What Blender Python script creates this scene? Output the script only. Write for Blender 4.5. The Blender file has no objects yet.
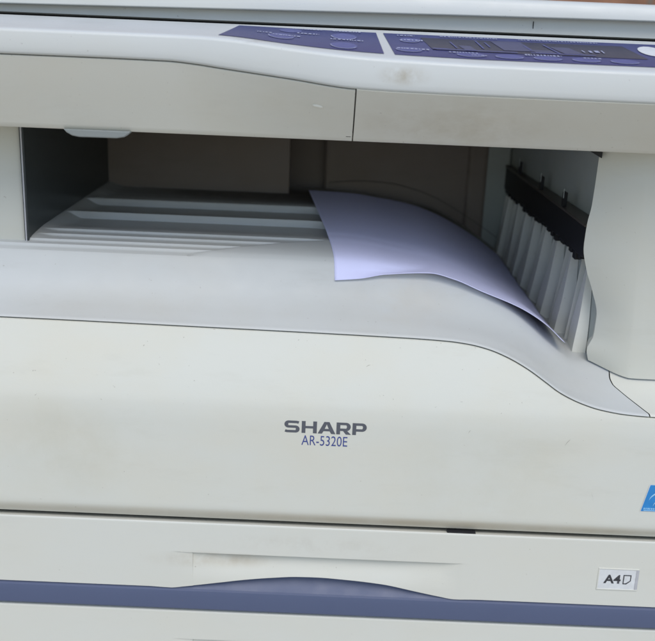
import bpy, bmesh, math, random
from mathutils import Matrix, Vector
random.seed(7)
H = 620.0            # height of the camera over the ground, mm; all z below are relative to it
scene = bpy.context.scene
C = scene.collection

# ------------------------------------------------------------------ helpers
def W(p): return (p[0]/1000.0, p[1]/1000.0, (p[2]+H)/1000.0)
def lerp(a, b, t): return a+(b-a)*t
def clamp(t, a=0.0, b=1.0): return max(a, min(b, t))
def ss(t): t = clamp(t); return t*t*(3-2*t)
def table(pts):
    """monotone-ish smooth interpolation through (x, value) points"""
    xs = [p[0] for p in pts]; ys = [p[1] for p in pts]; n = len(pts)
    d = [(ys[i+1]-ys[i])/(xs[i+1]-xs[i]) for i in range(n-1)]
    m = [d[0]]+[0 if d[i-1]*d[i] <= 0 else 2*d[i-1]*d[i]/(d[i-1]+d[i]) for i in range(1, n-1)]+[d[-1]]
    def f(x):
        if x <= xs[0]: return ys[0]
        if x >= xs[-1]: return ys[-1]
        i = 0
        while xs[i+1] < x: i += 1
        h = xs[i+1]-xs[i]; t = (x-xs[i])/h
        return ((1+2*t)*(1-t)**2*ys[i]+t*(1-t)**2*h*m[i]+t*t*(3-2*t)*ys[i+1]+t*t*(t-1)*h*m[i+1])
    return f
def frange(a, b, step):
    n = max(1, int(round(abs(b-a)/step))); return [a+(b-a)*i/n for i in range(n+1)]

def mesh_obj(name, verts, faces, mat, parent=None, smooth=35, solid=0, bevel=0, seg=2, off=-1, bev_angle=30):
    me = bpy.data.meshes.new(name)
    me.from_pydata([W(v) for v in verts], [], faces); me.update()
    o = bpy.data.objects.new(name, me); C.objects.link(o)
    me.materials.append(mat)
    bm = bmesh.new(); bm.from_mesh(me)
    if not solid: bmesh.ops.recalc_face_normals(bm, faces=bm.faces)
    bm.to_mesh(me); bm.free()
    me.shade_smooth()
    me.set_sharp_from_angle(angle=math.radians(smooth))
    if solid:
        md = o.modifiers.new('thickness', 'SOLIDIFY'); md.thickness = solid/1000; md.offset = off
    if bevel:
        md = o.modifiers.new('bevel', 'BEVEL'); md.width = bevel/1000; md.segments = seg
        md.limit_method = 'ANGLE'; md.angle_limit = math.radians(bev_angle)
    if parent: o.parent = parent
    return o

def grid(rows):
    """rows: list of equal-length point lists -> verts, faces"""
    v = [p for r in rows for p in r]; n = len(rows[0]); f = []
    for i in range(len(rows)-1):
        for j in range(n-1):
            a = i*n+j; f.append((a, a+1, a+n+1, a+n))
    return v, f
def box_vf(x0, x1, y0, y1, z0, z1):
    v = [(x, y, z) for z in (z0, z1) for y in (y0, y1) for x in (x0, x1)]
    f = [(0, 2, 3, 1), (4, 5, 7, 6), (0, 1, 5, 4), (2, 6, 7, 3), (0, 4, 6, 2), (1, 3, 7, 5)]
    return v, f
def box(name, x0, x1, y0, y1, z0, z1, mat, parent, bevel=1.0, seg=3):
    v, f = box_vf(x0, x1, y0, y1, z0, z1)
    return mesh_obj(name, v, f, mat, parent, bevel=bevel, seg=seg)
def prism(name, poly, y0, y1, mat, parent, bevel=0, seg=2):
    """poly of (x,z) extruded between y0 and y1"""
    n = len(poly)
    v = [(x, y0, z) for x, z in poly]+[(x, y1, z) for x, z in poly]
    f = [tuple(range(n)), tuple(range(2*n-1, n-1, -1))]+[(i, i+n, (i+1) % n+n, (i+1) % n) for i in range(n)]
    return mesh_obj(name, v, f, mat, parent, bevel=bevel, seg=seg)
def merge(parts):
    V = []; Fc = []
    for v, f in parts:
        b = len(V); V += v; Fc += [tuple(i+b for i in q) for q in f]
    return V, Fc
def empty(name, loc):
    o = bpy.data.objects.new(name, None); o.empty_display_size = .05; C.objects.link(o)
    o.location = loc; return o
def adopt(o, parent):
    """parent keeping the world position (the parents here carry no rotation or scale)"""
    o.parent = parent
    o.matrix_parent_inverse = Matrix.Translation(-total_loc(parent))
def total_loc(p):
    return Vector(p.location) if p.type == 'EMPTY' else Vector((0, 0, 0))
def lettering(name, body, x0, x1, z0, z1, y, mat, parent, bold=0.0, depth=0.15, char_gap=1.0):
    """lettering laid in the box x0..x1, z0..z1 on a face of constant y, a hair proud"""
    cu = bpy.data.curves.new(name, 'FONT'); cu.body = body; cu.size = 1; cu.offset = bold; cu.space_character = char_gap
    cu.extrude = 0.0; cu.resolution_u = 6
    tmp = bpy.data.objects.new('tmp', cu); C.objects.link(tmp)
    bpy.context.view_layer.update()
    me = bpy.data.meshes.new_from_object(tmp.evaluated_get(bpy.context.evaluated_depsgraph_get()))
    bpy.data.objects.remove(tmp)
    xs = [v.co.x for v in me.vertices]; ys = [v.co.y for v in me.vertices]
    a, b, c, d = min(xs), max(xs), min(ys), max(ys)
    yf = y if callable(y) else (lambda x, z: y)
    for v in me.vertices:
        x = lerp(x0, x1, (v.co.x-a)/(b-a)); z = lerp(z0, z1, (v.co.y-c)/(d-c))
        v.co = W((x, yf(x, z)-depth, z))
    me.name = name; me.materials.clear(); me.materials.append(mat)
    o = bpy.data.objects.new(name, me); C.objects.link(o)
    if parent: adopt(o, parent)
    return o

# ------------------------------------------------------------------ materials
def new_mat(name):
    m = bpy.data.materials.new(name); m.use_nodes = True
    return m, m.node_tree.nodes, m.node_tree.links, m.node_tree.nodes['Principled BSDF']
def plastic(name, col, rough=.45, grime=.35, tint=(.50, .42, .29), bump=.05, spec=.4, speck=.36):
    m, N, L, B = new_mat(name)
    tc = N.new('ShaderNodeNewGeometry')
    def noise(sc, det=5, rg=.55, stretch=None):
        n = N.new('ShaderNodeTexNoise'); n.inputs['Scale'].default_value = sc
        n.inputs['Detail'].default_value = det; n.inputs['Roughness'].default_value = rg
        if stretch:
            mp = N.new('ShaderNodeMapping'); mp.inputs['Scale'].default_value = stretch
            L.new(tc.outputs['Position'], mp.inputs['Vector']); L.new(mp.outputs[0], n.inputs['Vector'])
        else: L.new(tc.outputs['Position'], n.inputs['Vector'])
        return n
    def ramp(src, p0, p1):
        r = N.new('ShaderNodeMapRange'); r.inputs[1].default_value = p0; r.inputs[2].default_value = p1
        L.new(src.outputs[0], r.inputs[0]); return r
    def mix(fac_out, k, a, b):
        mu = N.new('ShaderNodeMath'); mu.operation = 'MULTIPLY'; mu.inputs[1].default_value = k
        L.new(fac_out, mu.inputs[0])
        x = N.new('ShaderNodeMix'); x.data_type = 'RGBA'
        L.new(mu.outputs[0], x.inputs[0])
        if hasattr(a, 'links'): L.new(a, x.inputs[6])
        else: x.inputs[6].default_value = (*a, 1)
        x.inputs[7].default_value = (*b, 1)
        return x.outputs[2]
    big = ramp(noise(7, 6, .6, (1, 1, 1.6)), .42, .75)
    c = mix(big.outputs[0], grime, col, tuple(col[i]*lerp(1, tint[i]/.5, .55) for i in range(3)))
    streak = ramp(noise(26, 8, .7, (.35, .5, 1.5)), .55, .78)
    c = mix(streak.outputs[0], grime*.45, c, (col[0]*.62, col[1]*.58, col[2]*.5))
    sp = ramp(noise(420, 2, .4), .745, .80)
    c = mix(sp.outputs[0], speck, c, (.16, .12, .08))
    L.new(c, B.inputs['Base Color'])
    r = ramp(noise(40, 6, .6), .3, .7); r.inputs[3].default_value = rough-.07; r.inputs[4].default_value = rough+.13
    L.new(r.outputs[0], B.inputs['Roughness'])
    B.inputs['Specular IOR Level'].default_value = spec
    bp = N.new('ShaderNodeBump'); bp.inputs['Strength'].default_value = bump; bp.inputs['Distance'].default_value = .0006
    L.new(noise(900, 3, .6).outputs[0], bp.inputs['Height']); L.new(bp.outputs[0], B.inputs['Normal'])
    return m
def flat(name, col, rough=.5, spec=.4, metal=0, lo=.82, hi=1.15):
    m, N, L, B = new_mat(name)
    n = N.new('ShaderNodeTexNoise'); n.inputs['Scale'].default_value = 160; n.inputs['Detail'].default_value = 4
    g = N.new('ShaderNodeNewGeometry'); L.new(g.outputs['Position'], n.inputs['Vector'])
    x = N.new('ShaderNodeMix'); x.data_type = 'RGBA'; L.new(n.outputs[0], x.inputs[0])
    x.inputs[6].default_value = (*[k*lo for k in col], 1); x.inputs[7].default_value = (*[min(1, k*hi) for k in col], 1)
    L.new(x.outputs[2], B.inputs['Base Color']); B.inputs['Roughness'].default_value = rough
    B.inputs['Specular IOR Level'].default_value = spec; B.inputs['Metallic'].default_value = metal
    return m
M_shell = plastic('aged_white_plastic', (.62, .622, .555), .42, .40)
M_drawer = plastic('drawer_white_plastic', (.625, .625, .56), .42, .22)
M_top = plastic('top_white_plastic', (.575, .59, .565), .36, .25)
M_fascia = plastic('fascia_plastic', (.66, .65, .575), .5, .30)
M_tray = plastic('tray_grey_plastic', (.515, .53, .515), .5, .5, tint=(.42, .37, .30))
M_col = plastic('column_plastic', (.56, .56, .495), .5, .4)
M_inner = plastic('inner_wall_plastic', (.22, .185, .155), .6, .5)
M_innerg = plastic('inner_grey_plastic', (.36, .39, .36), .6, .4)
M_tab = plastic('tab_plastic', (.24, .26, .25), .5, .3)
M_rib = plastic('guide_rib_plastic', (.66, .66, .60), .5, .4)
M_dark = flat('dark_plate', (.040, .048, .048), .35, .4)
M_black = flat('black_strip', (.010, .010, .010), .5, .3)
M_brown = flat('strip_edge_metal', (.055, .045, .035), .4, .5)
M_chassis = flat('chassis_dark', (.02, .02, .022), .7, .2)
M_blue = plastic('blue_grey_plastic', (.080, .100, .170), .45, .10, tint=(.5, .5, .5), speck=.3)
M_ovl = flat('panel_blue_film', (.045, .052, .165), .34, .35)
M_lcd = flat('panel_dark_window', (.030, .030, .060), .30, .3)
M_key = flat('panel_key_face', (.095, .105, .27), .4, .5)
M_refl = flat('panel_display_reflection', (.075, .078, .15), .35, .3)  # mid tone for the reflections painted on the display
M_mark = flat('panel_pale_print', (.36, .38, .52), .4, .4)
M_logo = flat('grey_lettering', (.10, .105, .12), .5, .3)
M_model = flat('blue_lettering', (.055, .075, .24), .5, .3)
M_label = flat('label_white', (.66, .67, .66), .5, .4)
M_label2 = flat('label_border_grey', (.45, .45, .46), .5, .4)
M_ink = flat('label_ink', (.05, .05, .055), .5, .3)
M_stick = flat('sticker_blue', (.03, .23, .55), .35, .4)
M_stickw = flat('sticker_pale', (.35, .60, .78), .4, .4)
M_paper = flat('lavender_paper', (.70, .71, .96), .85, .15, lo=.98, hi=1.02)
def scuffs():
    m, N, L, B = new_mat('scuff_marks')
    B.inputs['Base Color'].default_value = (.38, .36, .31, 1); B.inputs['Roughness'].default_value = .7
    return m
M_scuff = scuffs()

def stain_shade(m, p, r, col, k, stretch=(1, 1, 1), sc=60, lo=.35, hi=.7):
    """a local patch, used for dirt and for painted-in shade: noise inside a soft ellipsoid round the point p (mm)"""
    N, L = m.node_tree.nodes, m.node_tree.links; B = N['Principled BSDF']; src = B.inputs['Base Color'].links[0].from_socket
    g = N.new('ShaderNodeNewGeometry'); sub = N.new('ShaderNodeVectorMath'); sub.operation = 'SUBTRACT'; sub.inputs[1].default_value = W(p)
    mul = N.new('ShaderNodeVectorMath'); mul.operation = 'MULTIPLY'; mul.inputs[1].default_value = [1000/r/q for q in stretch]
    ln = N.new('ShaderNodeVectorMath'); ln.operation = 'LENGTH'
    L.new(g.outputs['Position'], sub.inputs[0]); L.new(sub.outputs[0], mul.inputs[0]); L.new(mul.outputs[0], ln.inputs[0])
    mr = N.new('ShaderNodeMapRange'); mr.inputs[1].default_value = 1; mr.inputs[2].default_value = .2; mr.interpolation_type = 'SMOOTHSTEP'
    L.new(ln.outputs['Value'], mr.inputs[0])
    n = N.new('ShaderNodeTexNoise'); n.inputs['Scale'].default_value = sc; n.inputs['Detail'].default_value = 7; n.inputs['Roughness'].default_value = .7
    L.new(g.outputs['Position'], n.inputs['Vector'])
    nr = N.new('ShaderNodeMapRange'); nr.inputs[1].default_value = lo; nr.inputs[2].default_value = hi; L.new(n.outputs[0], nr.inputs[0])
    a = N.new('ShaderNodeMath'); a.operation = 'MULTIPLY'; L.new(mr.outputs[0], a.inputs[0]); L.new(nr.outputs[0], a.inputs[1])
    b = N.new('ShaderNodeMath'); b.operation = 'MULTIPLY'; b.inputs[1].default_value = k; L.new(a.outputs[0], b.inputs[0])
    x = N.new('ShaderNodeMix'); x.data_type = 'RGBA'; L.new(b.outputs[0], x.inputs[0]); L.new(src, x.inputs[6]); x.inputs[7].default_value = (*col, 1)
    L.new(x.outputs[2], B.inputs['Base Color'])
stain_shade(M_top, (42, -31, -29), 17, (.36, .32, .24), .85, (1.2, 1, .5), 75, .35, .7)
stain_shade(M_top, (-56, -10, -12), 12, (.30, .27, .20), .5, (1.5, 1, .3), 140, .45, .65)
stain_shade(M_fascia, (-12.4, -2, -51.5), 3.6, (.34, .31, .24), .9, (1.2, 2, .45), 300, .2, .4)  # shade of the oval dent, painted as a dark patch
stain_shade(M_fascia, (80, 0, -60), 60, (.42, .36, .25), .4, (1.5, 1, .5), 40)
stain_shade(M_shell, (-90, 3, -363), 150, (.40, .34, .24), .5, (2.2, .3, .05), 9, .1, .6)
stain_shade(M_shell, (150, 3, -363), 130, (.40, .34, .24), .6, (2.0, .3, .05), 9, .1, .6)
stain_shade(M_shell, (-190, 0, -310), 70, (.52, .50, .40), .5, (1, 1, .8), 18)
stain_shade(M_shell, (120, 0, -320), 90, (.50, .48, .37), .3, (1.2, 1, .7), 16)
stain_shade(M_drawer, (-80, 2, -402), 40, (.42, .36, .26), .55, (1.6, 1, .25), 45, .3, .65)
stain_shade(M_drawer, (0, 0, -385), 80, (.48, .45, .38), .25, (1.3, 1, .15), 60, .45, .65)
stain_shade(M_tray, (60, 350, -180), 120, (.05, .042, .035), .95, (2.6, .55, .6), 60, .1, .35)  # dirt plus the low light at the tray back, put into the colour
stain_shade(M_tray, (-60, 330, -170), 120, (.08, .07, .06), .9, (2.2, .6, .6), 60, .1, .4)  # likewise further left: dirt and painted-in darkness of the bay
stain_shade(M_tray, (60, 58, -190), 60, (.50, .45, .36), .3, (1, 1, 1), 30, .3, .6)

# ------------------------------------------------------------------ the copier
cop = empty('photocopier', W((0, 200, -H)))
cop['label'] = 'aged white office photocopier with blue trim, open output tray and SHARP lettering'
cop['category'] = 'photocopier'
def part(o, parent=cop): adopt(o, parent); return o

XL, XR = -305.0, 290.0
# ---- front cover: bulging sheet, top edge follows a wave that drops to the right
prof = table([(-375, 4.5), (-367.5, 4.2), (-362, 1.2), (-356, 0), (-285, 0), (-272, .8), (-262, 3.0), (-250, 6.6), (-217, 18), (-205, 22)])
seam = table([(-320, -216.6), (-242, -216.8), (-94, -218), (60, -219.8), (90, -220.8), (106, -222.4), (120, -225.3), (134, -230.2),
              (150, -238.2), (163, -246.5), (174, -253.6), (190, -260.5), (205, -264.6), (225, -267.3), (245, -268.2), (320, -268.6)])
def cover_y(x, z): return prof(z)
xs = frange(XL, XR, 5)
rows = []
for t in [i/44 for i in range(45)]:
    rows.append([(x, prof(lerp(seam(x), -367.3, t)), lerp(seam(x), -367.3, t)) for x in xs])
# rounded upper rim turning inwards
rows = [[(x, prof(seam(x))+7, seam(x)-1.4) for x in xs], [(x, prof(seam(x))+1.2, seam(x)+.1) for x in xs]]+[[(x, prof(lerp(seam(x)-.5, -367.3, t))-(.0), lerp(seam(x)-.5, -367.3, t)) for x in xs] for t in [i/44 for i in range(45)]]
rows.append([(x, 16, -367.6) for x in xs])
v, f = grid(rows)
cover = part(mesh_obj('front_cover', v, f, M_shell, solid=0, smooth=40))

# ---- lettering on the cover
def stroke(pts, hx, hz):
    """a broad pen line: horizontal runs hz thick, vertical runs hx thick"""
    L = []; R = []
    for i, p in enumerate(pts):
        a = pts[max(0, i-1)]; b = pts[min(len(pts)-1, i+1)]
        dx, dz = b[0]-a[0], b[1]-a[1]; l = math.hypot(dx, dz); nx, nz = -dz/l, dx/l
        L.append((p[0]+nx*hx, p[1]+nz*hz)); R.append((p[0]-nx*hx, p[1]-nz*hz))
    return [[L[i], L[i+1], R[i+1], R[i]] for i in range(len(pts)-1)]
def arc(cx, cz, rx, rz, a0, a1, n=12): return [(cx+rx*math.cos(math.radians(lerp(a0, a1, i/n))), cz+rz*math.sin(math.radians(lerp(a0, a1, i/n)))) for i in range(n+1)]
HX, HZ = 1.42, .98       # half widths of the pen
def rect(x0, z0, x1, z1): return [[(x0, z0), (x1, z0), (x1, z1), (x0, z1)]]
def glyph(ch, w, h):
    zt, zm = h-HZ, h/2
    if ch == 'S':
        r = (h-2*HZ)/4
        return stroke([(w-.7, zt-.35), (w-2.4, zt)]+[(w/2, zt)]+arc(HX+1.6, zm+r, 1.6, r, 90, 270, 10)+[(w/2, zm)]+arc(w-HX-1.6, zm-r, 1.6, r, 90, -90, 10)+[(w/2, HZ), (2.2, HZ), (.6, HZ+.4)], HX, HZ)
    if ch == 'H': return rect(0, 0, 2*HX, h)+rect(w-2*HX, 0, w, h)+rect(2*HX, zm-HZ*.95, w-2*HX, zm+HZ*.95)
    if ch == 'A':
        t = 1.75; c = w/2; k = .32
        zA = h*.22; zB = zA+1.9
        ix = lambda z: (2*t)+(c-2*t+.0)*z/(h*.80)      # inner edge of the left leg
        return [[(0, 0), (2*HX+.3, 0), (ix(zA), zA), (ix(zB), zB), (c, h*.80), (c, h), (c-1.9, h)],
                [(w, 0), (c+1.9, h), (c, h), (c, h*.80), (w-ix(zB), zB), (w-ix(zA), zA), (w-2*HX-.3, 0)],
                [(ix(zA), zA), (w-ix(zA), zA), (w-ix(zB), zB), (ix(zB), zB)]]
    if ch in 'RP':
        r = (h*.60-HZ)/2; top = zt; lo = zt-2*r; x0 = 2*HX
        g = rect(0, 0, x0, h)+stroke([(x0, top), (w-HX-2.2, top)]+arc(w-HX-2.0, top-r, 2.0, r, 80, -80, 12)+[(w-HX-2.2, lo), (x0, lo)], HX, HZ)
        if ch == 'R': g += [[(w-5.6, lo-HZ), (w-2.4, lo-HZ), (w+.4, 0), (w-3.4, 0)]]
        return g
def brand():
    z0, h = -290.7, 9.5; x = -28.7; P = []
    for ch, w, gap in (('S', 11.4, 1.5), ('H', 11.3, .7), ('A', 13.2, .6), ('R', 10.6, 1.3), ('P', 10.6, 0)):
        for poly in glyph(ch, w, h):
            P.append(([(x+px+.0*pz, cover_y(x+px, z0+pz)-.12, z0+pz) for px, pz in poly], [tuple(range(len(poly)))]))
        x += w+gap
    v, f = merge(P)
    return part(mesh_obj('brand_lettering', v, f, M_logo, smooth=60), cover)
brand()
part(lettering('model_lettering', 'AR-5320E', -15.6, 18.6, -300.5, -292.5, cover_y, M_model, None, bold=-.001, char_gap=1.02), cover)
# ---- blue energy sticker at the right
stk = part(prism('energy_sticker', [(244.0, -343.4), (267.5, -343.4), (272.0, -321.5), (248.4, -321.5)], -.35, .05, M_stick, None), cover)
def arc_band(cx, cz, r0, r1, a0, a1, y, n=18, sx=1.0):
    v = []; f = []
    for i in range(n+1):
        a = math.radians(lerp(a0, a1, i/n))
        w = math.sin(math.pi*i/n)
        ra = lerp((r0+r1)/2, r0, w); rb = lerp((r0+r1)/2, r1, w)
        v += [(cx+sx*math.cos(a)*ra, y, cz+math.sin(a)*ra), (cx+sx*math.cos(a)*rb, y, cz+math.sin(a)*rb)]
    for i in range(n): f.append((2*i, 2*i+2, 2*i+3, 2*i+1))
    return v, f
v, f = merge([arc_band(258.5, -337, 9.2, 10.8, 20, 165, -.5), arc_band(259, -340, 6.0, 7.0, 35, 175, -.5),
              box_vf(246.0, 266.5, -.5, -.36, -343.0, -342.5)])
part(mesh_obj('sticker_emblem', v, f, M_stickw), stk)
mk = []
for i in range(14):
    x = 246.0+i*1.45; mk.append(box_vf(x, x+random.uniform(.6, 1.0), -.46, -.36, -341.9, -340.5))
v, f = merge(mk); part(mesh_obj('sticker_print', v, f, M_stickw), stk)

# ---- output tray : smooth shoulder, ribbed floor, falls away to the right
left_sec = table([(10, -215), (18, -214.4), (30, -211), (40, -207.5), (48, -202.5), (54, -196), (60, -186), (65, -177.5), (68, -174.3), (72, -172.3), (80, -170.3), (95, -168.5), (110, -167.5), (120, -167), (350, -167.5), (420, -168.5)])
right_sec = table([(0, -265.9), (8, -265.2), (30, -262.2), (50, -257), (68, -250), (100, -243), (350, -240), (420, -240)])
wf = table([(40, 0), (76, .055), (106, .12), (120, .17), (134, .26), (150, .41), (163, .58), (174, .72), (190, .86), (205, .935), (225, .98), (245, 1.0)])
wb = table([(-20, 0), (18, .02), (50, .08), (80, .15), (103, .25), (131, .43), (159, .66), (182, .89), (194, 1.0)])
def y_rim(x): return prof(seam(x))+.5
def smooth_tray(x, y):
    b = ss((y-20)/90); w = lerp(wf(x), wb(x), b)
    yl = y; 
    return lerp(left_sec(yl), right_sec(y), w)
teeth = [60, 72, 87, 104]           # fronts of the small saw steps
def rib_drop(x, y):
    """how far the ribbed floor lies under the smooth surface"""
    e = EDGES; d = 0.0
    if y < e[0]: return 0.0
    for i in range(len(e)-1):
        if e[i] <= y < e[i+1]:
            t = (y-e[i])/(e[i+1]-e[i]); D = DROPS[i]
            if i < 4: d = D*(.25+.75*ss(t*1.3)) if (e[i+1]-y) > 1.2 else D*clamp((e[i+1]-y)/1.2)
            elif i < 6: d = D*ss(min(1, t*1.3+.12)) if (e[i+1]-y) > 1.4 else D*clamp((e[i+1]-y)/1.4)
            else: d = D*ss(t*1.6+.1)+.5*math.sin(y*.42)
    if y >= e[-1]: d = 5.0
    return d
EDGES = [66.5, 73, 82, 95, 110, 182, 248, 340]
DROPS = [1.7, 1.6, 1.6, 1.7, 6.2, 6.2, 5.0]
def tray_z(x, y):
    s = smooth_tray(x, y)
    q = (y-64-(x+112)*.42)/22.0          # smooth shoulder swells over the ribs towards the right
    lim = 8*clamp(q)**1.1 if y < 182 else 9
    d = min(rib_drop(x, y), lim)
    if y > 147:
        d *= 1-ss((x-70)/50)
    d *= ss((x+238)/18) if y > 90 else lerp(1, ss((x+238)/18), clamp((y-79)/8))
    # lip: rounded edge at the seam
    e = (y-y_rim(x))
    lip = 1.1*max(0, 1-e/2.4)**2 if e < 2.4 else 0
    fix = (seam(x)+2.4-smooth_tray(x, y_rim(x)))*(1-ss(e/34))
    return s-d-lip+fix
def tray_rows(xa, xb, xstep, yend):
    ev = EDGES
    ys = set()
    for e in ev: ys.update((e-1.5, e-.8, e-.3, e-.02, e+.25))
    base = frange(40, yend, 2.5)
    ys = sorted([y for y in base if min(abs(y-e) for e in ev) > 1.7]+list(ys))
    rel = [0, .5, 1.1, 1.9, 2.8, 4, 6, 9, 13]
    R = []
    for r in rel: R.append([(lambda x: (x, y_rim(x)+r, 0))(x) for x in frange(xa, xb, xstep)])
    for k in (.25, .5, .75): R.append([(x, lerp(y_rim(x)+13, 40, k), 0) for x in frange(xa, xb, xstep)])
    for y in ys: R.append([(x, y, 0) for x in frange(xa, xb, xstep)])
    return R
# the cut line between the tray and the small end piece under the right column
def cut_x(y): return table([(-5, 240), (2, 240.5), (10, 238), (34, 227.5), (44, 223.0), (50, 222.6), (60, 224), (500, 224)])(y)
R = tray_rows(XL, 224, 2.5, 396)
rows = []
for r in R:
    row = []
    for (x, y, _) in r:
        k = clamp((x-150)/74.0)
        X = x+(cut_x(y)-224)*k
        row.append((X, y if y > 39 else y-y_rim(x)+y_rim(X), 0))
    rows.append([(x, y, tray_z(x, y)) for x, y, _ in row])
rows = [[(x, y+9, z-14) for x, y, z in rows[0]], [(x, y+3.5, z-.9) for x, y, z in rows[0]], [(x, y+.5, z-.5) for x, y, z in rows[0]]]+rows
v, f = grid(rows)
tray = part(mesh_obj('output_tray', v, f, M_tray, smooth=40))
rows = []
for r in tray_rows(0, 1, .04, 56):
    y0 = r[0][1]; rr = []
    for (t, y, _) in r:
        ya = y if y > 39 else y-y_rim(0)
        if y > 39: xx = lerp(cut_x(y)+.9, XR, t); rr.append((xx, y, tray_z(xx, y)))
        else:
            xx = lerp(cut_x(2)+.9, XR, t)
            for _i in range(2):
                yy = lerp(y_rim(xx), 40, clamp((y-y_rim(t))/(40-y_rim(t)))); xx = lerp(cut_x(yy)+.9, XR, t)
            rr.append((xx, yy, tray_z(xx, yy)))
    rows.append(rr)
rows = [[(x, y+9, z-14) for x, y, z in rows[0]], [(x, y+3.5, z-.9) for x, y, z in rows[0]], [(x, y+.5, z-.5) for x, y, z in rows[0]]]+rows
v, f = grid(rows)
part(mesh_obj('tray_end_piece', v, f, M_shell, smooth=40))

# ---- drawers
def drawer(ztop, label_text):
    arch = table([(-130, 0), (-115, -.6), (-104, .8), (-76, 5.2), (-55, 8.6), (-36, 10.9), (-15, 12.6), (0, 12.8), (18, 12.1), (50, 9.6), (82, 3.8), (96, 1.2), (109, -.6), (125, 0)])
    zb = ztop-57.5
    xs = frange(XL+3, -114, 8)+frange(-113, -98.5, 1.5)+[-97.3, -96.9]+frange(-95, -86, 1.5)+frange(-84, 84, 3)+frange(88, 112, 1.5)+frange(114, XR-3, 8)
    rows = []
    def Y(x, z):
        m = (.45+.55*clamp((x+97)/30) if x > -97 else .2*clamp((x+113)/16))*(.5+.5*clamp((97-x)/40) if x < 97 else .5*clamp((113-x)/16))
        k = (ztop-26.0-z)
        return m*5.0*(1-ss(k/26)*.8) if k > 0 else 0
    T = [i/30 for i in range(31)]
    if label_text:
        rows.append([(x, 22, ztop-6) for x in xs]); rows.append([(x, 1.2, ztop-.1) for x in xs]); rows.append([(x, .3, ztop) for x in xs])
        rows.append([(x, 0, ztop-.3) for x in xs])
    else:
        rows.append([(x, 22, ztop-.8) for x in xs]); rows.append([(x, .7, ztop) for x in xs]); rows.append([(x, .05, ztop-.5) for x in xs])
    for z in (ztop-1.6, ztop-8, ztop-16, ztop-24, ztop-25.6, ztop-25.95): rows.append([(x, 0, z) for x in xs])
    for k in (26.25, 26.6, 27.2): rows.append([(x, Y(x, ztop-k), ztop-k) for x in xs])
    for t in T[1:]: rows.append([(x, Y(x, lerp(ztop-27.2, zb+arch(x), t)), lerp(ztop-27.2, zb+arch(x), t)) for x in xs])
    rows.append([(x, Y(x, zb+arch(x))+18, zb+arch(x)+.6) for x in xs])
    v, f = grid(rows)
    d = mesh_obj('paper_drawer', v, f, M_drawer, smooth=50); adopt(d, cop)
    # blue trim bar and the hollow behind the handle arch
    zt = zb-2.0
    xs2 = frange(XL+3, XR-3, 12)
    sec = [(14, zt+.2), (.8, zt+.3), (-.6, zt-.6), (-1.6, zt-5), (-2.0, zt-15.5), (-1.2, zt-16.6), (14, zt-16.9)]
    v, f = grid([[(x, y, z) for x in xs2] for y, z in sec])
    o = mesh_obj('blue_trim_bar', v, f, M_blue, smooth=25); adopt(o, d)
    xs3 = frange(XL+6, XR-6, 8)
    sec = [(.9, zt+.25), (4, zt+3.2), (8, zt+8), (11, zt+13), (12.5, zt+20)]
    v, f = grid([[(x, y, z) for x in xs3] for y, z in sec])
    o = mesh_obj('blue_handle_hollow', v, f, M_blue, smooth=60); adopt(o, d)
    if label_text:
        x0, x1, z1, z0 = 218.6, 250.4, ztop-24.2, ztop-43.4
        # shallow frame with a paper card
        fr = []
        fr.append(box_vf(x0, x1, -.55, .2, z0, z0+1.1)); fr.append(box_vf(x0, x1, -.55, .2, z1-1.0, z1))
        fr.append(box_vf(x0, x0+1.0, -.54, .2, z0+1.1, z1-1.0)); fr.append(box_vf(x1-2.2, x1, -.54, .2, z0+1.1, z1-1.0))
        v, f = merge(fr[:3]); lab = mesh_obj('label_frame', v, f, M_drawer, bevel=.25); adopt(lab, d)
        v, f = fr[3]; lab = mesh_obj('frame_notch', v, f, M_label2, bevel=.2); adopt(lab, d)
        o = box('label_card', x0+1.02, x1-2.22, -.22, .1, z0+1.12, z1-1.02, M_label, None, bevel=0); adopt(o, d)
        o = lettering('size_lettering', 'A4', x0+5.0, x0+18.2, z0+5.9, z0+13.6, -.24, M_ink, None, bold=.03); adopt(o, d)
        a, b, c, e = x0+20.0, x0+26.2, z0+5.6, z0+13.8
        ic = []
        s = .75
        ic.append(box_vf(a, b, -.42, -.3, e-s, e)); ic.append(box_vf(a, a+s, -.42, -.3, c, e-s))
        ic.append(box_vf(b-s, b, -.42, -.3, c+3.2, e-s)); ic.append(box_vf(a+s, b-3.4, -.42, -.3, c, c+s))
        q = .55
        pts = [(b-3.4-q, c), (b-3.4+q*.3, c), (b, c+3.0), (b, c+3.2), (b-s, c+3.2), (b-3.4-q, c+s)]
        v = [(x, -.42, z) for x, z in pts]; ic.append((v, [tuple(range(len(v)))]))
        v, f = merge(ic); o = mesh_obj('page_icon', v, f, M_ink); adopt(o, d)
    return d
drawer(-369.7, True)
drawer(-448.6, False)

part(box('gap_shade_strip', 99, 121, 1.0, 6, -369.72, -369.0, M_chassis, None, bevel=.3))  # black strip added in the gap to deepen its shade
# ---- chassis, plinth, feet, rear and side panels
part(box('chassis', XL+6, XR-6, 24, 425, -560, -282, M_chassis, None, bevel=0))
part(box('side_panel', XL-.5, XL+5.5, 21, 430, -560, -262, M_shell, None, bevel=1.5))
part(box('side_panel', XR-5.5, XR+.5, 21, 430, -560, -272, M_shell, None, bevel=1.5))
part(box('plinth', XL+4, XR-4, 4, 428, -596, -527.4, M_shell, None, bevel=3))
for x in (XL+40, XR-40):
    for y in (50, 390):
        part(box('foot', x-18, x+18, y-18, y+18, -H, -597, M_chassis, None, bevel=2))
part(box('rear_panel', XL, XR, 436, 446, -590, -80, M_shell, None, bevel=2))

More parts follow.
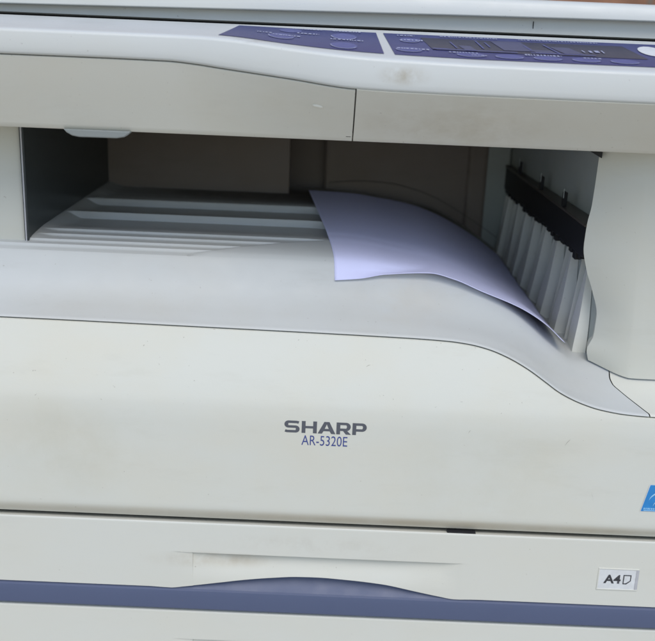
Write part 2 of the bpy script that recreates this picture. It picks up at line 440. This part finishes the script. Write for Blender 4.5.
# ---- output bay: walls
# left column
lc = []
for z, dx in [(-78, 0), (-120, .2), (-150, .4), (-200, .6)]:
    r = [(XL, 110, z), (XL, 90, z), (XL+6, 82, z), (-262, 80, z), (-243.5+dx, 80, z), (-241.2+dx, 81.2, z), (-240.6+dx, 84, z), (-240.6+dx, 110, z)]
    lc.append(r)
v, f = grid(lc)
part(mesh_obj('bay_column', v, f, M_col, smooth=30))
pl = part(box('side_plate', -240.4, -237.2, 79.2, 352, -230, -77.5, M_dark, None, bevel=.3))
o = box('plate_edge', -239.3, -238.3, 77.6, 79.2, -200, -77.5, M_label2, None, bevel=.2); adopt(o, pl)
# side housing behind the left plate, back walls
part(box('bay_housing', XL, -240.6, 110.2, 436, -260, -77.5, M_col, None, bevel=0))
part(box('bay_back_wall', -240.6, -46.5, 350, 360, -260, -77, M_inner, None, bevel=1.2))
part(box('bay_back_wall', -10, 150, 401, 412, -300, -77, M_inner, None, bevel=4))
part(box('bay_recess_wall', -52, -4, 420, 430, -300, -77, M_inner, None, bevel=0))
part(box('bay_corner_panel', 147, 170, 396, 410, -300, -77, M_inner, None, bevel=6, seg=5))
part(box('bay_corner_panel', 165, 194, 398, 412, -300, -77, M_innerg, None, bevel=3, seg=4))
# thin arc crease along the back wall, drawn as a dark ribbon
ac = []
arcp = table([(-4, -166), (30, -163), (60, -164), (90, -170), (115, -179), (140, -192), (165, -207), (185, -220)])
up = []; lo = []
for x in frange(-4, 185, 6): up.append((x, 395, arcp(x)+.25)); lo.append((x, 395, arcp(x)-.25))
v, f = grid([up, lo]); part(mesh_obj('arc_crease', v, f, M_brown, solid=.5))
# right wall
def wall_x(y): return lerp(211, 194, clamp((y-68)/330))
wv = []
for y in (69, 412):
    wv += [(wall_x(y), y, -300), (wall_x(y)+8, y, -300), (wall_x(y)+8, y, -77.5), (wall_x(y), y, -77.5)]
rw = part(mesh_obj('bay_side_wall', wv, [(0, 1, 2, 3), (7, 6, 5, 4), (0, 4, 5, 1), (3, 2, 6, 7), (0, 3, 7, 4), (1, 5, 6, 2)], M_innerg))
# exit slot strip with tabs
def strip_x(y): return lerp(195.5, 188.5, clamp((y-66)/330))
def slanted(name, xo, y0, y1, z0, z1, mat, bevel, parent=cop):
    v = []
    for y in (y0, y1): v += [(strip_x(y)+xo, y, z0), (wall_x(y)-.2, y, z0), (wall_x(y)-.2, y, z1), (strip_x(y)+xo, y, z1)]
    return part(mesh_obj(name, v, [(0, 1, 2, 3), (7, 6, 5, 4), (0, 4, 5, 1), (3, 2, 6, 7), (0, 3, 7, 4), (1, 5, 6, 2)], mat, bevel=bevel), parent)
st = slanted('exit_strip', 0, 71, 396, -165, -141, M_black, .8)
slanted('strip_edge', -.9, 71, 395.5, -140.9, -138.8, M_brown, .4, st)
for y in (330, 232, 146):
    o = prism('strip_tab', [(strip_x(y)-.6, -138.4), (strip_x(y)+3, -138.4), (strip_x(y)+3, -126.5), (strip_x(y)+1, -125.5), (strip_x(y)-.4, -127)], y-2.2, y+2.2, M_black, None); adopt(o, st)
    o = box('tab_glint', strip_x(y)-.9, strip_x(y)-.2, y-3.2, y-2.5, -131, -123, M_innerg, None, bevel=.3); adopt(o, st)
for i in range(24):      # bristles / roller teeth hanging under the strip
    y = 80+i*13.2
    o = box('strip_tooth', strip_x(y)+.6, strip_x(y)+6, y, y+random.uniform(5, 11), -167-5.0*random.random(), -165.1, M_black, None, bevel=.4); adopt(o, st)
# guide ribs fanning out from the wall
def fin(y, th, out, ztop, name='guide_rib'):
    out += (wall_x(y)-194)*.45; pr = table([(0, out*.3), (.15, out*.4), (.45, out*.62), (.75, out*.87), (1, out)])
    zb = -262
    v = []; n = 12
    for side in (0, 1):
        for i in range(n+1):
            t = i/n; z = lerp(ztop, zb, t); k = .22+.78*ss(t*1.5)
            yy = y+(th*k/2 if side else -th*k/2)
            v.append((wall_x(y)-.1-pr(t), yy, z)); v.append((wall_x(y)-.1, yy, z))
    f = []; B = 2*(n+1)
    for i in range(n):
        a = 2*i
        f += [(a, a+1, a+3, a+2), (B+a, B+a+2, B+a+3, B+a+1), (a, a+2, B+a+2, B+a)]
    f.append((0, B, B+1, 1))
    return part(mesh_obj(name, v, f, M_rib, smooth=50))
for i in range(8):
    y = 88+i*41
    fin(y+random.uniform(-3, 3), random.uniform(15, 22), (5, 11)[i] if i < 2 else random.uniform(12, 17), -166)
    fin(y+19, 1.5, (5, 9)[i] if i < 2 else 11, -172)
# right column: rounded towards the bay, wavy inner edge
s71 = table([(-270, 218), (-262, 215), (-254, 212.8), (-246, 208.5), (-238, 206.6), (-226, 210.6), (-210, 211), (-189, 204.8), (-173, 198.5), (-154, 194.2), (-138, 194.6), (-122, 196.6), (-84, 197.4), (-77, 197.4)])
crease = table([(-262, 238), (-85, 229.6), (-77, 229)])
levels = [None]+frange(-240, -77.5, 4)
NR = 12
cols = []
for j in range(-3, NR+9):
    pts = []
    for zi in range(0, 46):
        t = zi/45.0
        def pos(z):
            xl = s71(z); xc = crease(z)
            if j < 0: return (xl+(-j)*1.5+max(0, (211-xl))*(-j)/3, 66+(-j)*12, z)
            if j <= NR:
                a = (j/NR)*math.pi/2
                return (lerp(xl, xc, j/NR), 50+16*(.55*(1-math.sin(a))+.45*(1-j/NR)), z)
            return (lerp(xc, XR, (j-NR)/8), 50-(.3*(j-NR)/8), z)
        zb = -258
        for _ in range(6):
            px, py, _z = pos(zb); zb = tray_z(px, py)+1.9
        z = lerp(zb, -77.5, t)
        pts.append(pos(z))
    cols.append(pts)
v, f = grid(cols)
part(mesh_obj('bay_column', v, f, M_col, smooth=35))
part(box('bay_housing', 213, XR, 95, 436, -268, -77.5, M_col, None, bevel=0))

# ---- scanner unit
ridge_z = table([(-310, -26.9), (-154, -26.8), (-112, -27.1), (-92, -28.4), (-77, -30.0), (-30, -34.6), (10, -38.7), (40, -39.5), (103, -40), (300, -40.4)])
top_z = table([(-310, -10.1), (-122, -10.1), (-90, -10.3), (-70, -11.2), (-31, -15.0), (7, -17.8), (38.6, -19), (102, -20), (300, -20.4)])
bow = table([(-310, 0), (-112, 0), (-77, .18), (-31, .55), (7, .85), (40, .96), (100, 1), (300, 1)])
def ty(x): return lerp(-10, -30, bow(x))
def ry(x): return lerp(-10.5, -30.5, bow(x))
YB, ZB = 62.0, -2.3
def Pn(x, q):      # control panel surface, q = 0 front edge .. 1 back edge
    return (x, lerp(ty(x), YB, q), lerp(top_z(x), ZB, q))
xs = frange(XL-2, XR+2, 4)
rows = []
rows.append([(x, YB+6, ZB-12) for x in xs])
rows.append([(x, YB+.8, ZB-1.2) for x in xs])
rows.append([(x, YB, ZB-.2) for x in xs])
for q in (.97, .8, .6, .4, .2, .07, .035): rows.append([Pn(x, q) for x in xs])
for x_off in (0.0,):
    rows.append([(x, ty(x)+.6, top_z(x)-.15) for x in xs])
    rows.append([(x, ty(x)-1.2, top_z(x)-1.0) for x in xs])
    rows.append([(x, ty(x)-2.0, top_z(x)-2.6) for x in xs])
rows.append([(x, ry(x)+.2, ridge_z(x)+5) for x in xs])
rows.append([(x, ry(x), ridge_z(x)+2.0) for x in xs])
rows.append([(x, ry(x)+.7, ridge_z(x)+.7) for x in xs])
rows.append([(x, ry(x)+2.0, ridge_z(x)+.15) for x in xs])
rows.append([(x, ry(x)+14, ridge_z(x)+1) for x in xs])
v, f = grid(rows)
panel = part(mesh_obj('control_panel', v, f, M_top, smooth=50))
# lower fascia in two pieces with a real gap between them
def fascia(xa, xb, first):
    xs = frange(xa, xb, 4); rows = []
    g = 0 if first else .75
    rows.append([(x, ry(x)+12, ridge_z(x)-.35+g) for x in xs])
    rows.append([(x, ry(x)+2.6-g*1.2, ridge_z(x)-.4+g) for x in xs])
    rows.append([(x, ry(x)+2.0-g*1.2, ridge_z(x)-1.0+g) for x in xs])
    for t in (.05, .2, .4, .6, .8, .95): rows.append([(x, lerp(ry(x)+2.2, 18.5, t**1.1), lerp(ridge_z(x)-1.0, -75.6, t)) for x in xs])
    rows.append([(x, 19, -76.6) for x in xs]); rows.append([(x, 22, -77.2) for x in xs]); rows.append([(x, 60, -77.3) for x in xs])
    v, f = grid(rows)
    n = len(xs); nr = len(rows)
    for c in (0, n-1):                              # close the ends of the shell
        f.append(tuple(r*n+c for r in range(nr)))
    return part(mesh_obj('lower_fascia', v, f, M_fascia, smooth=50))
fascia(XL-2, 11.6, True); fascia(12.5, XR+2, False)
part(box('scanner_body', XL, XR, 45, 440, -74, -12, M_chassis, None, bevel=0))
part(box('scanner_underside', XL, XR, 60.1, 440, -77.4, -74.1, M_col, None, bevel=0))
# white tab hanging under the fascia
part(prism('fascia_tab', [(-189, -76.5), (-142, -76.5), (-143.5, -78.4), (-146.5, -80.6), (-152, -81.6), (-178, -81.8), (-183, -81.0), (-187, -78.8)], 16.5, 26, M_tab, None, bevel=.8))
# little latch slot and oval dent by the split
part(box('fascia_slot', 1.0, 5.4, 15.6, 19.3, -73.3, -71.7, M_chassis, None, bevel=0))
part(box('fascia_slot', 7.4, 10.6, 15.6, 19.3, -73.8, -72.2, M_chassis, None, bevel=0))
dv = []; df = []
for i in range(9):
    th = math.pi*i/8
    for j in range(16):
        ph = 2*math.pi*j/16; X = 3.6*math.cos(th); A = 1.0*math.sin(th)*math.cos(ph); B_ = .55*math.sin(th)*math.sin(ph)
        dv.append((-12.4+X, -9.3+B_+A*-.2, -51.8+A-.16*X))
for i in range(8):
    for j in range(16): df.append((i*16+j, i*16+(j+1) % 16, (i+1)*16+(j+1) % 16, (i+1)*16+j))
part(mesh_obj('oval_boss', dv, df, M_fascia, smooth=60))
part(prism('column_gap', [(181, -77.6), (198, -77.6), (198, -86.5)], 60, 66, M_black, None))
# scan unit rim + platen cover
part(box('glass_frame', XL+1, XR-1, 80, 440, -12, -1.2, M_chassis, None, bevel=0))
lipb = table([(-310, 4.4), (-240, 5.2), (40, 9.4), (225, 11.4), (300, 11.8)])
xs = frange(XL+1, XR-1, 12)
rows = [[(x, 440, -3.0) for x in xs], [(x, 79, -1.6) for x in xs], [(x, 75.6, -1.0) for x in xs], [(x, 74.5, -.4) for x in xs], [(x, 75.5, lipb(x)-.6) for x in xs]]
rows += [[(x, 67, lipb(x)-.2) for x in xs], [(x, 66, lipb(x)+.2) for x in xs], [(x, 65.8, lipb(x)+.9) for x in xs], [(x, 69, 18.5) for x in xs], [(x, 70, 20.8) for x in xs],
         [(x, 73, 22.4) for x in xs], [(x, 90, 23.4) for x in xs], [(x, 300, 24) for x in xs], [(x, 438, 22) for x in xs], [(x, 440, 18) for x in xs], [(x, 440, -3) for x in xs]]
v, f = grid(rows)
lid = part(mesh_obj('platen_cover', v, f, M_top, smooth=60))
part(box('cover_split', 140.1, 140.5, 74.3, 75.6, 3.0, 8.0, M_chassis, None, bevel=0), lid)

# ---- control panel film, keys and print
def on_panel(name, polys, mat, lift, parent):
    """polys: quads given as (xa0,xa1,xb0,xb1,q0,q1): front edge x range, back edge x range"""
    P = []
    for (xa0, xa1, xb0, xb1, q0, q1) in polys:
        n = max(1, int((xa1-xa0)/4)); m = 3 if q1-q0 > .2 else 1
        rows = []
        for j in range(m+1):
            t = j/m; a = lerp(xa0, xb0, t); b = lerp(xa1, xb1, t); r = []
            for i in range(n+1):
                p = Pn(lerp(a, b, i/n), lerp(q0, q1, t)); r.append((p[0], p[1]-lift*.15, p[2]+lift))
            rows.append(r)
        P.append(grid(rows))
    v, f = merge(P)
    return part(mesh_obj(name, v, f, mat, smooth=60), parent)
f1 = on_panel('panel_film', [(-79, 29.0, -71, 25.5, .12, .86)], M_ovl, .35, panel)
f2 = on_panel('panel_film', [(36.0, 285, 30.5, 285, .12, .86)], M_ovl, .35, panel)
on_panel('display_window', [(62, 204, 56, 196, .34, .74)], M_lcd, .55, f2)
def ring(x, q, a, b, w=.8, lift=.75, n=20):
    P = []; v = []; f = []
    for i in range(n):
        t = 2*math.pi*i/n
        for k in (1, 1-w/a):
            p = Pn(x+a*k*math.cos(t), q+b*k*math.sin(t)); v.append((p[0], p[1], p[2]+lift))
    for i in range(n//2, n-1): f.append((2*i, (2*i+2) % (2*n), (2*i+3) % (2*n), 2*i+1))   # half a rim, like the printed crescents under the keys
    return v, f
def disc(x, q, a, b, lift=.6, n=18):
    v = [];
    for i in range(n):
        t = 2*math.pi*i/n; p = Pn(x+a*math.cos(t), q+b*math.sin(t)); v.append((p[0], p[1], p[2]+lift))
    return v, [tuple(range(n))]
def dashes(x0, x1, q, h=.05, lo=.7, hi=2.2):
    h *= .75
    out = []; x = x0
    while x < x1:
        w = random.uniform(lo, hi); out.append((x, min(x+w, x1), x, min(x+w, x1), q, q+h)); x += w+random.uniform(.5, 1.2)
    return out
for (x, q, a, b) in [(-30, .42, 9, .13), (12, .28, 9, .12), (12, .62, 9, .12), (-25+.0, .72, 8, .09)]:
    v, f = disc(x-9, q, a, b); part(mesh_obj('panel_key', v, f, M_key), f1)
for (x, q, a, b) in [(-39, .42, 9, .13), (3, .28, 9, .12), (3, .62, 9, .12)]:
    v, f = ring(x, q, a, b); part(mesh_obj('key_outline', v, f, M_mark), f1)
for (x, q, a, b) in [(86+i*25, .235, 9.5, .07) for i in range(5)]+[(46, .3, 9, .08), (48, .62, 7, .08)]:
    v, f = ring(x, q, a, b); part(mesh_obj('key_outline', v, f, M_mark), f2)
on_panel('panel_print', dashes(-56, -46, .5)+dashes(-45, -26, .44)+dashes(-20-9, -5-9, .60)+dashes(-33, -12, .80, .04)+dashes(-5, 15, .80, .04)+dashes(-6, 16, .47, .04), M_mark, .85, f1)
for i in range(5):
    x = 86+i*25
    v, f = disc(x, .235, 9.5, .07); part(mesh_obj('panel_key', v, f, M_key), f2)
v, f = disc(46, .3, 9, .08); part(mesh_obj('panel_key', v, f, M_key), f2)
v, f = disc(48, .62, 7, .08); part(mesh_obj('panel_key', v, f, M_key), f2)
on_panel('panel_print', dashes(38, 60, .30, .05)+dashes(42, 57, .60, .05)+dashes(40, 52, .76, .04)+dashes(72, 92, .27, .04)+dashes(122, 146, .29, .05)+dashes(160, 172, .27, .04)
         + dashes(70, 110, .79, .03)+dashes(125, 180, .79, .03)+dashes(86, 96, .21, .03), M_mark, .85, f2)
on_panel('display_reflection', [(64, 74, 61.5, 71.5, .34, .40), (84, 92, 80, 88, .36, .52), (110, 131, 104, 125, .42, .72), (150, 163, 143, 156, .40, .60), (132, 146, 128, 142, .36, .48)], M_refl, .75, f2)  # reflections in the display window, painted as paler patches
on_panel('display_mark', [(78, 79, 75, 76, .42, .62), (96, 97.2, 93, 94, .44, .70), (101, 102, 99, 100, .5, .66), (146, 147.4, 139, 140.4, .38, .66), (128, 129, 125, 126, .45, .6), (62, 118, 61.5, 118, .355, .375), (127, 170, 127, 170, .365, .385)], M_key, .9, f2)
on_panel('display_mark', [(164, 165, 163, 164, .46, .52), (168, 170, 167.6, 169.6, .46, .52), (172, 175, 171.6, 174.6, .47, .53), (177, 178, 176.6, 177.6, .46, .54)], M_mark, 1.0, f2)
v, f = disc(213, .60, 9, .16, lift=.75); part(mesh_obj('start_key', v, f, M_label), f2)

# ---- wear: small scuffs and scratches lying on the shell
def scratch(pts, w, yoff=.12, parent=cover, fn=cover_y):
    rows = [[], []]
    for i, (x, z) in enumerate(pts):
        k = math.sin(math.pi*(i+.3)/(len(pts)-.4)); rows[0].append((x, fn(x, z)-yoff, z+w*k/2)); rows[1].append((x, fn(x, z)-yoff, z-w*k/2))
    v, f = grid(rows); part(mesh_obj('scuff', v, f, M_scuff, smooth=60), parent)
v, f = [(244.0-.5, -.34, -343.9), (244.0+.3, -.34, -343.9), (248.4+.3, -.34, -321.3), (248.4-.5, -.34, -321.3)], [(0, 1, 2, 3)]
part(mesh_obj('sticker_margin', v, f, M_label), stk)
scratch([(180.5, -292), (182, -289.5), (184, -287)], .7)
scratch([(205, -330), (206.2, -333), (207, -337)], .3)
scratch([(30, -240), (31.5, -239), (33, -238.6)], .4)
scratch([(108, -285.5), (108.6, -284.2), (109.5, -283)], .6)

# ------------------------------------------------------------------ the sheet of paper
front_z = table([(0, -188), (24, -185.5), (43, -181.6), (77, -179.3), (97, -183.8), (117, -191.8), (149, -204.2), (170, -216.5), (187, -231.5)])
back_z = table([(-26, -167.2), (18, -168.8), (50, -172.0), (80, -177.5), (103, -184.5), (131, -197.5), (159, -214.5), (178, -231.0), (186, -236)])
NS, NT = 70, 90
rows = []
for j in range(NT+1):
    t = j/NT; row = []
    for i in range(NS+1):
        s = i/NS
        x0, x1 = lerp(-25.5, 4.3, t), lerp(181.0, 187.6, t)
        x = lerp(x0, x1, s)
        y = lerp(lerp(340, 352, s), lerp(57, 61, s), t)
        b = ss((t-.72)/.28)
        zs = smooth_tray(x, y)+1.2
        zs = lerp(zs, max(zs, back_z(x)) , ss((.4-t)/.4))
        z = lerp(zs, front_z(x), b)+1.2*math.sin(3.0*s+5.5*t)*(1-b)*math.sin(math.pi*t)*s+.5*math.sin(9*s-4*t+1)*math.sin(math.pi*t)*s
        z = max(z, tray_z(x, y)+.4, smooth_tray(x, y)+.5 if y > 110 else -999)
        row.append((x, y, z))
    rows.append(row)
v, f = grid(rows)
paper = mesh_obj('sheet_of_paper', v, f, M_paper, smooth=70, solid=.14, off=0)
paper['label'] = 'single pale lavender sheet of paper curling over the output tray of the photocopier'
paper['category'] = 'paper'

# ------------------------------------------------------------------ surroundings
def ground_mat():
    m, N, L, B = new_mat('earth_ground')
    g = N.new('ShaderNodeNewGeometry'); n = N.new('ShaderNodeTexNoise'); n.inputs['Scale'].default_value = 9; n.inputs['Detail'].default_value = 9
    L.new(g.outputs['Position'], n.inputs['Vector'])
    r = N.new('ShaderNodeValToRGB'); r.color_ramp.elements[0].color = (.36, .325, .26, 1); r.color_ramp.elements[1].color = (.52, .48, .41, 1)
    L.new(n.outputs[0], r.inputs[0]); L.new(r.outputs[0], B.inputs['Base Color']); B.inputs['Roughness'].default_value = .95
    bp = N.new('ShaderNodeBump'); bp.inputs['Distance'].default_value = .01; L.new(n.outputs[0], bp.inputs['Height']); L.new(bp.outputs[0], B.inputs['Normal'])
    return m
def brick_mat():
    m, N, L, B = new_mat('brown_brick')
    tc = N.new('ShaderNodeNewGeometry'); sp = N.new('ShaderNodeSeparateXYZ'); cb = N.new('ShaderNodeCombineXYZ')
    L.new(tc.outputs['Position'], sp.inputs[0]); L.new(sp.outputs[0], cb.inputs[0]); L.new(sp.outputs[2], cb.inputs[1])
    b = N.new('ShaderNodeTexBrick'); b.inputs['Scale'].default_value = 1
    b.inputs['Brick Width'].default_value = .22; b.inputs['Row Height'].default_value = .075; b.inputs['Mortar Size'].default_value = .006
    b.inputs['Color1'].default_value = (.30, .155, .09, 1); b.inputs['Color2'].default_value = (.21, .105, .065, 1); b.inputs['Mortar'].default_value = (.17, .13, .10, 1)
    L.new(cb.outputs[0], b.inputs['Vector'])
    n = N.new('ShaderNodeTexNoise'); n.inputs['Scale'].default_value = 14; n.inputs['Detail'].default_value = 8; L.new(tc.outputs['Position'], n.inputs['Vector'])
    x = N.new('ShaderNodeMix'); x.data_type = 'RGBA'; x.blend_type = 'OVERLAY'; x.inputs[0].default_value = .7
    L.new(b.outputs[0], x.inputs[6]); L.new(n.outputs[0], x.inputs[7]); L.new(x.outputs[2], B.inputs['Base Color'])
    B.inputs['Roughness'].default_value = .9
    return m
g = mesh_obj('ground', [(-60000, -60000, -H), (60000, -60000, -H), (60000, 60000, -H), (-60000, 60000, -H)], [(0, 1, 2, 3)], ground_mat())
g['kind'] = 'structure'
wv, wfc = box_vf(-3200, 3200, 1500, 1720, -H, 1500)
wall = mesh_obj('brick_wall', wv, wfc, brick_mat(), bevel=8)
wall['label'] = 'weathered brown brick wall standing behind the photocopier'; wall['category'] = 'wall'

# ------------------------------------------------------------------ light
sun_el, sun_az = math.radians(56), math.radians(10)       # azimuth from -Y (the viewer's side), towards -X
world = bpy.data.worlds.new('World'); scene.world = world; world.use_nodes = True
N = world.node_tree.nodes; L = world.node_tree.links
sky = N.new('ShaderNodeTexSky'); sky.sky_type = 'NISHITA'; sky.sun_disc = False
sky.sun_elevation = sun_el
sd = Vector((math.sin(sun_az)*math.cos(sun_el), -math.cos(sun_az)*math.cos(sun_el), math.sin(sun_el)))
sky.sun_rotation = math.atan2(sd.x, sd.y)
sky.air_density = 1.0; sky.dust_density = 1.2; sky.ozone_density = 1.2
L.new(sky.outputs[0], N['Background'].inputs[0]); N['Background'].inputs[1].default_value = .15
sl = bpy.data.lights.new('sun', 'SUN'); sl.energy = 1.35; sl.angle = math.radians(40); sl.color = (1, .965, .90)
so = bpy.data.objects.new('sun', sl); C.objects.link(so)
so.rotation_euler = sd.to_track_quat('Z', 'Y').to_euler()

# ------------------------------------------------------------------ camera
P, Rl = math.radians(17.3), math.radians(2.42)
right = Vector((1, 0, 0)); up = Vector((0, math.sin(P), math.cos(P))); fwd = Vector((0, math.cos(P), -math.sin(P)))
r2 = right*math.cos(Rl)+up*math.sin(Rl); u2 = up*math.cos(Rl)-right*math.sin(Rl)
cd = bpy.data.cameras.new('camera'); cam = bpy.data.objects.new('camera', cd); C.objects.link(cam)
cd.sensor_width = 36; cd.sensor_fit = 'HORIZONTAL'; cd.lens = 36*950/655
cd.clip_start = .01; cd.clip_end = 500
cd.dof.use_dof = True; cd.dof.focus_distance = .70; cd.dof.aperture_fstop = 9
m = Matrix((r2, u2, -fwd)).transposed().to_4x4(); m.translation = Vector((0, -.65, H/1000))
cam.matrix_world = m
scene.camera = cam
scene.view_settings.view_transform = 'Standard'; scene.view_settings.look = 'None'
scene.view_settings.exposure = 0.31; scene.view_settings.gamma = 1
scene.render.resolution_x = 1024; scene.render.resolution_y = 1002
